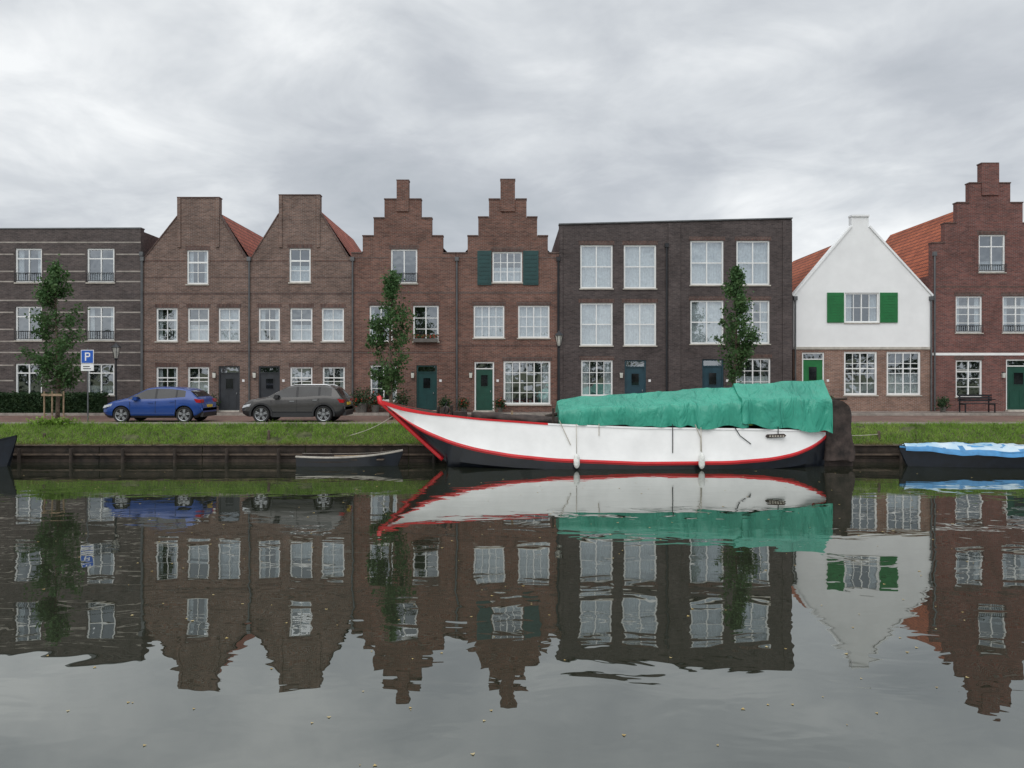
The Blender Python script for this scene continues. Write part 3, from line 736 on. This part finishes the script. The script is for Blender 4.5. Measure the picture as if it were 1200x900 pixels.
m.obj('backrest',e); m=MB()
for x in (xa+.1,xb-.15):
    m.box(x,x+.05,d-.48,d-.43,z0,z0+.43,'black_metal'); m.box(x,x+.05,d+.002,d+.05,z0,z0+.88,'black_metal'); m.box(x,x+.05,d-.43,d+.0,z0+.38,z0+.427,'black_metal'); m.box(x,x+.05,d-.5,d+.0,z0+.62,z0+.66,'black_metal')
m.obj('legs',e)
for px,d,hh in [(315,30.2,.42),(505,30.15,.35),(1030,30.2,.4),(52,30.3,.3)]:
    m=MB(); X=PX(px,d); m.tube([(X,d,.6),(X,d,.75+hh),(X,d,.79+hh)],[.06,.055,.03],'wood_plank',10); m.obj('mooring_post')

# ------------------------------------------------------------ main boat
boat=empty('sailing_barge'); BY=28.6
def cub(x,pts):
    xs_=[p[0] for p in pts]; ys_=[p[1] for p in pts]
    return float(np.mean([np.interp(x+o,xs_,ys_) for o in (-9,-6,-3,0,3,6,9)])) if xs_[0]+9<x<xs_[-1]-9 else float(np.interp(x,xs_,ys_))
hbp=[(443,.04),(452,.18),(470,.42),(500,.70),(540,.92),(600,1.06),(680,1.14),(780,1.16),(860,1.08),(915,.92),(945,.72),(962,.5),(973,.22)]
zgp=[(443,469),(470,477),(500,483),(560,490),(650,496.5),(750,500.5),(870,502),(930,503.5),(973,504)]
zwp=[(443,471),(460,482),(480,495),(500,505),(530,517),(560,525),(600,532),(650,537),(750,541),(850,540),(900,536),(930,530),(955,520),(973,509)]
H_=MB(); G=[]; SX=[]
stp=list(np.linspace(443,525,24))+list(np.linspace(531,940,64))+list(np.linspace(944,973,14))
for px in stp:
    hb=cub(px,hbp); d=BY-hb; X=PX(px,BY-.6); zg=PZ(cub(px,zgp),d); zw=min(PZ(cub(px,zwp),d),zg-.06)
    if px<525: 
        t=(px-443)/82; zk=PZ(470+75*t**.95,BY-.2); zk=min(zk,zw-.02)
    else: zk=-.35
    fr_=max(0,min(1,(px-443)/110)); hbw=hb*(.70+.33*fr_) if px<900 else hb*1.03
    low=max(0.0,min(1,(px-450)/160)); 
    if px>935: low*= max(.25,(985-px)/50)
    z1=zk+(zw-zk)*.45; 
    sw=.14
    hs=hbw*(.97)
    rc=.13-.07*max(0,min(1,(px-470)/60))
    side=[(0.02,zk),(hbw*.55*low+.02,zk+(zw-zk)*.2),(hbw*(.55+.36*low)-.0,z1) if low>0.02 else (.02,z1),(hs,zw-sw*min(1,(zw-zk)*2)),(hbw+.03,zw-sw*.5*min(1,(zw-zk)*2)),(hbw+.012,zw),(hb+(hbw-hb)*.5+.01,(zw+zg)/2),(hb,zg-rc-.01),(hb+.03,zg-rc),(hb+.03,zg),(max(0.01,hb-.08),zg+.0),(max(0.01,hb-.08),zg-.28),(0.0,zg-.2)]
    G.append([(X,BY-y,z) for y,z in side]+[(X,BY+y,z) for y,z in side[::-1][1:]])
    SX.append((px,X,hb,zg,zw,zk))
n=len(G[0])
def hmf(i,j):
    jj=j if j<12 else n-2-j
    px=stp[i]
    if jj<3: return 'boat_navy'
    if jj in (3,4): return 'boat_red'
    if jj in (5,6): return 'boat_white'
    if jj in (7,8,9): return 'boat_red' if px<640 or px>950 else ('boat_white' if jj in(7,8) else 'boat_deck')
    return 'boat_deck'
H_.grid(G,'boat_white',hmf); H_.poly(G[-1],'boat_navy')
H_.obj('hull',boat,smooth=True,angle=30)
s=MB()
pts=[]; 
for (px,X,hb,zg,zw,zk) in SX:
    if px<=520: pts.append((X-.02,BY-.02,zk))
pts=[(pts[0][0]-.06,BY,pts[0][2]+.24)]+pts
s.tube(pts,[.08]+[.10]+[.085]*(len(pts)-2),'boat_red',8); s.obj('stem',boat,smooth=True)
def bx(px,dd=27.9): return PX(px,dd)
def tarp(x0,x1,ridge,edge,hbf,seed,mat,name,parent,yc,endcap=True,amp=.05,flat=.75):
    ni,nj=150,44; G=[]
    for i in range(ni+1):
        px=x0+(x1-x0)*i/ni; X=PX(px,27.9); row=[]
        zr=PZ(cub(px,ridge),yc-.1); hb=hbf(px); ze=PZ(cub(px,edge),yc-hb)
        ze+= .05*abs(math.sin(px*.075+seed))+.05*noise.noise((px*.05,seed,0))
        for j in range(nj+1):
            v=-1+2*j/nj; a=abs(v)
            y=yc+math.copysign(hb*min(1,a*1.18)**.9,v)
            fl=(.46*a if a<.80 else .46*.80+(a-.80)/.20*(1-.46*.80))
            z=ze+(zr-ze)*(1-fl)
            dz=amp*noise.noise(Vector((X*.8,v*1.0,seed)))*1.3
            r1=1-abs(noise.noise(Vector((X*1.1+v*1.2,v*1.6,seed+3))))*2
            crease=amp*1.1*max(0,r1-.55)
            fold=amp*1.6*math.sin(X*5+noise.noise((X*.7,v*.6,seed))*6)*max(0,(a-.45)/.55)**1.6
            sag=-.09*math.sin(min(1,a/.82)*math.pi)*(1+.8*math.sin(X*2.6+seed))
            row.append((X+fold*.3,y+math.copysign(1,v)*-(dz*.6+fold)*(1 if a>.05 else 0),z+dz+sag+crease+fold*.35))
        G.append(row)
    m=MB(); m.grid(G,mat)
    if endcap: m.poly(G[0],mat); m.poly(G[-1],mat)
    return m.obj(name,parent,smooth=True,angle=60)
hbf=lambda px: cub(px,hbp)*.98+.03
hb2=lambda px: max(.72,cub(px,hbp)*.98)+.04
tarp(654,874,[(654,470),(668,466),(700,464),(780,459),(874,453)],[(654,499),(760,501),(874,503)],hbf,1.0,'tarp_green','tarpaulin_front',boat,BY,amp=.05)
tarp(866,974,[(866,450.5),(900,449),(974,445)],[(866,496),(885,503),(920,505),(974,507)],lambda px:hb2(px)+.05,4.3,'tarp_green','tarpaulin_aft',boat,BY,amp=.055)
t=MB()
def sidept(px,f):
    i=min(range(len(SX)),key=lambda k:abs(SX[k][0]-px)); _,X,hb,zg,zw,zk=SX[i]
    return Vector((X,BY-hb-.05-.01*f,zg+(zw-zg)*f))
for (a,b) in [((783,-.1),(786,.75)),((858,-.05),(872,.5)),((905,-.1),(908,.2)),((700,-.05),(703,.3)),((655,-.1),(668,.6)),((812,-.1),(815,.7))]:
    t.tube([sidept(*a),sidept((a[0]+b[0])/2,(a[1]+b[1])/2),sidept(*b)],.016,'black_metal' if a[0] in(783,858,905) else 'rope',6)
t.obj('tie_ropes',boat)
t=MB(); A=sidept(893,.22);B_=sidept(914,.22); t.prism([(A.x,A.z-.09),(B_.x,B_.z-.07),(B_.x+.06,B_.z-.01),(B_.x,B_.z+.05),(A.x,A.z+.03),(A.x-.06,A.z-.03)],'y',A.y-.04,A.y+.06,'canvas_brown'); 
for k in range(6): t.box(A.x+.06+k*.095,A.x+.115+k*.095,A.y-.046,A.y-.0405,A.z-.05,A.z+.0,'rope')
t.obj('name_board',boat)
t=MB()
for px,z0,z1 in [(671,.06,.58),(816,.04,.62)]:
    p=sidept(px,.8); y=p.y-.14
    zs=[z0,z0+.05,z0+.14,z1-.14,z1-.05,z1]; t.tube([(p.x,y,z) for z in zs],[.03,.08,.11,.11,.08,.03],'fender',14)
    t.tube([(p.x,y,z1),(p.x,sidept(px,.0).y-.02,sidept(px,-.02).z)],.014,'rope',6)
t.obj('fenders',boat,smooth=True)
t=MB()
G=[]
for i in range(40):
    px=552+(655-552)*i/39; X=bx(px); zc=PZ(cub(px,zgp),27.8)-.02; G.append([])
    for k in range(14):
        a=2*math.pi*k/14; rr=(.17+.05*noise.noise((X*2,k*.5,1)))*(.5+.5*math.sin(min(1,(i+2)/6)*1.57))
        G[-1].append((X,BY-.35+rr*1.8*math.cos(a),zc+.06+rr*math.sin(a)))
t.grid(G,'canvas_brown',closed=True); t.poly(G[0],'canvas_brown')
t.obj('furled_sail',boat,smooth=True)
t=MB(); X=bx(520); zd=PZ(486,BY)-.25
t.box(X-.3,X-.24,BY-.3,BY+.3,zd,zd+.55,'wood_dark');t.box(X+.2,X+.26,BY-.3,BY+.3,zd,zd+.6,'wood_dark')
t.tube([(X-.02,BY-.42,zd+.42),(X-.02,BY+.42,zd+.42)],.15,'canvas_brown',14); t.tube([(X-.02,BY-.45,zd+.42),(X+.1,BY-.47,zd+.75)],.02,'black_metal',6)
t.box(X+.3,X+.8,BY-.2,BY+.25,zd,zd+.38,'canvas_brown')
for px in (486,600): t.tube([(bx(px),BY-.4,PZ(487,BY)-.1),(bx(px),BY-.4,PZ(487,BY)+.2)],.045,'wood_light',8)
t.tube([(bx(648),BY-.9,PZ(500,27.7)),(bx(648),BY-.9,PZ(478,27.7))],.04,'wood_dark',8)
t.obj('windlass',boat)
t=MB(); t.tube([(bx(640),BY-.1,PZ(488,BY)),(bx(700),BY,PZ(476,BY)),(bx(965),BY,PZ(458,BY))],[.07,.08,.07],'wood_dark',10); t.obj('boom',boat)
t=MB()
t.prism([(bx(974),-.35),(bx(974),1.2),(bx(979),2.35),(bx(996),2.42),(bx(1003),1.7),(bx(1007),1.0),(bx(1009),-.35)],'y',BY-.09,BY+.09,'canvas_brown')
for zz in (.35,1.15): t.box(bx(968),bx(1000),BY-.12,BY+.12,zz,zz+.08,'black_metal')
t.obj('rudder',boat)
# loose canvas draped over rudder head: boxy, slanting top, ragged hem
G=[]; nr=24
for i in range(nr+1):
    f=i/nr; xl=bx(974-2*(1-f)); xr=bx(1008-6*f**2+1.5*math.sin(f*9)); cx=(xl+xr)/2; w_=(xr-xl)/2
    if i==nr: w_*=.7
    row=[]
    for a in np.linspace(0,2*math.pi,41)[:-1]:
        ca,sa=math.cos(a),math.sin(a)
        zz=.22+(2.45-.22)*f+(.12*noise.noise((a*2,0,5)) if f<.2 else 0)-f*.22*max(0,ca)
        wr=1+.06*math.sin(a*7+f*3)+.12*noise.noise((a*1.8,zz*2.2,9))
        row.append((cx+w_*math.copysign(abs(ca)**.45,ca)*(1+.07*noise.noise((a*2,zz*2,3))),BY+.34*math.copysign(abs(sa)**.45,sa)*wr,zz))
    G.append(row)
t=MB(); t.grid(G,'canvas_brown',closed=True); t.poly(G[-1],'canvas_brown'); t.obj('rudder_cover',boat,smooth=True,angle=50)
t=MB(); t.tube([(bx(978),BY,2.45),(bx(1001),BY-.1,2.5)],.045,'wood_dark',8); t.obj('tiller',boat)
t=MB()
def line(a,b,sag=.15,r_=.016):
    a=Vector(a);b=Vector(b); t.tube([a.lerp(b,k/8)+Vector((0,0,-sag*math.sin(k/8*math.pi))) for k in range(9)],r_,'rope',6)
line((bx(470),BY+.3,PZ(478,BY)),(PX(410,30.2),30.2,1.0),.15,.012); line((bx(955),BY+.5,PZ(503,BY)),(PX(1030,30.2),30.2,1.05),.15,.012)
t.obj('mooring_lines',boat)

# ------------------------------------------------------------ small boats
def rowboat(name,xa,xb,yc,hb,fb,bow,hullm,railm,tarpm=None,flip=False):
    e=empty(name); G=[]; n_=36; Ln=xb-xa
    for i in range(n_+1):
        u=i/n_; uu=1-u if flip else u
        w=hb*max(.03,(math.sin(min(1,uu*1.25+.0)*math.pi/2)**.8)*(1-.25*max(0,uu-.7)/.3)); z=fb+(bow-fb)*(1-uu)**3+.06*uu**2
        zk=-.15 if uu>.06 else -.15+(z*.9+.1)*(1-uu/.06)
        X=xa+Ln*u
        sec=[(0.01,zk),(w*.7,zk+.02),(w*.97,z-.07),(w+.02,z-.05),(w+.02,z),(max(.005,w-.05),z),(max(.004,w-.06),z-.22),(0,z-.24)]
        G.append([(X,yc-y,q) for y,q in sec]+[(X,yc+y,q) for y,q in sec[::-1][1:]])
    n=len(G[0])
    m=MB(); m.grid(G,hullm,lambda i,j:(railm if (j if j<n//2 else n-2-j) in (2,3,4) else (hullm if (j if j<n//2 else n-2-j)<2 else 'wood_dark'))); m.poly(G[0],hullm); m.poly(G[-1],hullm); m.obj('hull',e,smooth=True,angle=35)
    m=MB()
    if not tarpm:
        for f in (.3,.55,.8):
            X=xa+Ln*f; m.box(X-.13,X+.13,yc-hb*.78,yc+hb*.78,fb-.10,fb-.07,'wood_plank')
        m.tube([(xa+Ln*.35,yc-.2,fb+.02),(xa+Ln*.85,yc+.1,fb+.03)],.025,'wood_light',6)
        m.obj('thwarts',e)
    else:
        T=[]
        for i in range(60):
            u=.03+.94*i/59; X=xa+Ln*u; uu=1-u if flip else u
            w=hb*max(.05,(math.sin(min(1,uu*1.25)*math.pi/2)**.8))+.07; z=fb+(bow-fb)*(1-uu)**3
            T.append([])
            for j in range(25):
                v=-1+j/12; a=abs(v); nz=noise.noise((X*1.6,v*1.5,2))*.09+noise.noise((X*4,v*4,2))*.035
                T[-1].append((X,yc+w*v,z+.03+.22*(1-a**2.2)*math.sin(min(1,uu*3)*1.57)+nz*(1-a*.4)-(.16 if a>.93 else 0)))
        m.grid(T,tarpm,lambda i,j: 'tarp_blue' if (j<1 or (noise.noise((i*.23,j*.35,4))>.30)) else tarpm); m.obj('boat_cover',e,smooth=True)
    return e
rowboat('rowing_boat',PX(350,28.7),PX(472,28.7),28.75,.62,.34,.60,'boat_navy','stone',flip=True)
rowboat('covered_boat',PX(1056,28.4),PX(1240,28.4),28.55,.85,.55,.75,'boat_navy','tarp_blue','tarp_white')
rowboat('moored_boat',PX(-170,28.0),PX(9,28.0),28.5,.9,.6,1.15,'boat_navy','boat_navy',flip=True)

# floating leaves
n=260; X=rng.uniform(-14,14,n); Y=rng.uniform(5,27,n); X=X*Y/22
fl=MB()
for x,y in zip(X,Y):
    s_=random.uniform(.007,.018)*(1+ (y/14)); a=random.random()*6.28
    fl.poly([(x+s_*math.cos(a+k)*(1 if i%2 else .55),y+s_*math.sin(a+k)*(1 if i%2 else .55),.004+.004*(i%2)) for i,k in enumerate((0,1.1,2.2,3.3,4.4,5.5))],'fallen_leaf')
fl.obj('floating_leaves',fix=False)

# ------------------------------------------------------------ near bank behind camera: tree belt
e=empty('tree_belt')
C=[]; T=MB()
for i in range(20):
    X=-75+i*8+rng.normal(); Y=-26+rng.normal()*2; hh=rng.uniform(5,8)
    T.tube([(X,Y,1.4),(X+.2,Y,hh*.6)],[.25,.1],'bark',7)
    for k in range(10):
        c=np.array([X,Y,1.2+hh*.5])+rng.normal(size=3)*np.array([1.9,1.3,hh*.18]); C.append(c+rng.normal(size=(80,3))*.6)
T.obj('trunks',e); quads('foliage',np.concatenate(C),.42,'leaves_hedge',e)

# ------------------------------------------------------------ world
sun_el,sun_rot=math.radians(48),math.radians(200)
wd=bpy.data.worlds.new('World'); scene.world=wd; wd.use_nodes=True; nt=wd.node_tree; nt.nodes.clear()
out=nt.nodes.new('ShaderNodeOutputWorld')
sky=N(nt,'ShaderNodeTexSky',_sky_type='NISHITA'); sky.sun_disc=False; sky.sun_elevation=sun_el; sky.sun_rotation=sun_rot
bg1=N(nt,'ShaderNodeBackground',Strength=0.07); L(nt,sky.outputs[0],bg1.inputs[0])
tc=N(nt,'ShaderNodeTexCoord'); sp=N(nt,'ShaderNodeSeparateXYZ'); L(nt,tc.outputs['Generated'],sp.inputs[0])
def math2(op,a,b=None,c=None):
    n=N(nt,'ShaderNodeMath',_operation=op)
    for i,v in enumerate((a,b,c)):
        if v is None: continue
        if isinstance(v,(int,float)): n.inputs[i].default_value=v
        else: L(nt,v,n.inputs[i])
    return n.outputs[0]
az=math2('ABSOLUTE',sp.outputs[2]); ad=math2('ADD',az,0.20)
cb=N(nt,'ShaderNodeCombineXYZ'); L(nt,math2('DIVIDE',sp.outputs[0],ad),cb.inputs[0]); L(nt,math2('DIVIDE',sp.outputs[1],ad),cb.inputs[1])
cb.inputs[2].default_value=3.7
n1=N(nt,'ShaderNodeTexNoise',Scale=0.9,Detail=6.0,Roughness=0.55,Distortion=0.3); L(nt,cb.outputs[0],n1.inputs['Vector'])
n3=N(nt,'ShaderNodeTexNoise',Scale=2.6,Detail=5.0,Roughness=0.6,Distortion=0.6); L(nt,cb.outputs[0],n3.inputs['Vector'])
def lobe(v,lo):
    v=Vector(v).normalized(); d=N(nt,'ShaderNodeVectorMath',_operation='DOT_PRODUCT'); L(nt,tc.outputs['Generated'],d.inputs[0]); d.inputs[1].default_value=v
    m=N(nt,'ShaderNodeMapRange',_interpolation_type='SMOOTHSTEP'); m.inputs['From Min'].default_value=lo; m.inputs['From Max'].default_value=1.0; L(nt,d.outputs['Value'],m.inputs['Value']); return m.outputs[0]
f=math2('MULTIPLY_ADD',math2('SUBTRACT',n3.outputs['Fac'],0.5),0.42,n1.outputs['Fac'])
f=math2('MULTIPLY_ADD',lobe((-.58,1,.22),.965),.16,f)
f=math2('MULTIPLY_ADD',lobe((.42,1,.22),.985),.16,f)
f=math2('MULTIPLY_ADD',lobe((-.05,1,.30),.95),-.045,f)
f=math2('MULTIPLY_ADD',lobe((.1,1,.55),.93),.05,f)
r=ramp(nt,[(0.28,(.43,.465,.505)),(0.44,(.53,.56,.60)),(0.56,(.66,.69,.72)),(0.74,(.92,.94,.95))]); L(nt,f,r.inputs['Fac'])
zr=N(nt,'ShaderNodeMapRange'); zr.inputs['From Min'].default_value=0.45; zr.inputs['From Max'].default_value=0.95; zr.inputs['To Min'].default_value=1.08; zr.inputs['To Max'].default_value=2.1
L(nt,az,zr.inputs['Value'])
bg2=N(nt,'ShaderNodeBackground'); L(nt,r.outputs['Color'],bg2.inputs[0]); L(nt,zr.outputs[0],bg2.inputs[1])
mx=N(nt,'ShaderNodeMixShader',Fac=0.93); L(nt,bg1.outputs[0],mx.inputs[1]); L(nt,bg2.outputs[0],mx.inputs[2]); L(nt,mx.outputs[0],out.inputs[0])
sl=bpy.data.lights.new('sun','SUN'); sl.energy=1.5; sl.angle=math.radians(60); sl.color=(1,.97,.93)
so=bpy.data.objects.new('sun',sl); COL.objects.link(so)
dr=Vector((0.35,1.0,-1.15)); so.rotation_euler=dr.to_track_quat('-Z','Y').to_euler()
# camera
cam=bpy.data.cameras.new('camera'); co=bpy.data.objects.new('camera',cam); COL.objects.link(co); scene.camera=co
co.location=(0,0,CZ); co.rotation_euler=(math.radians(90),0,0); cam.lens=27; cam.sensor_width=36; cam.shift_y=-10/1200; cam.clip_end=4000
scene.view_settings.view_transform='Standard'; scene.view_settings.look='None'; scene.view_settings.exposure=0
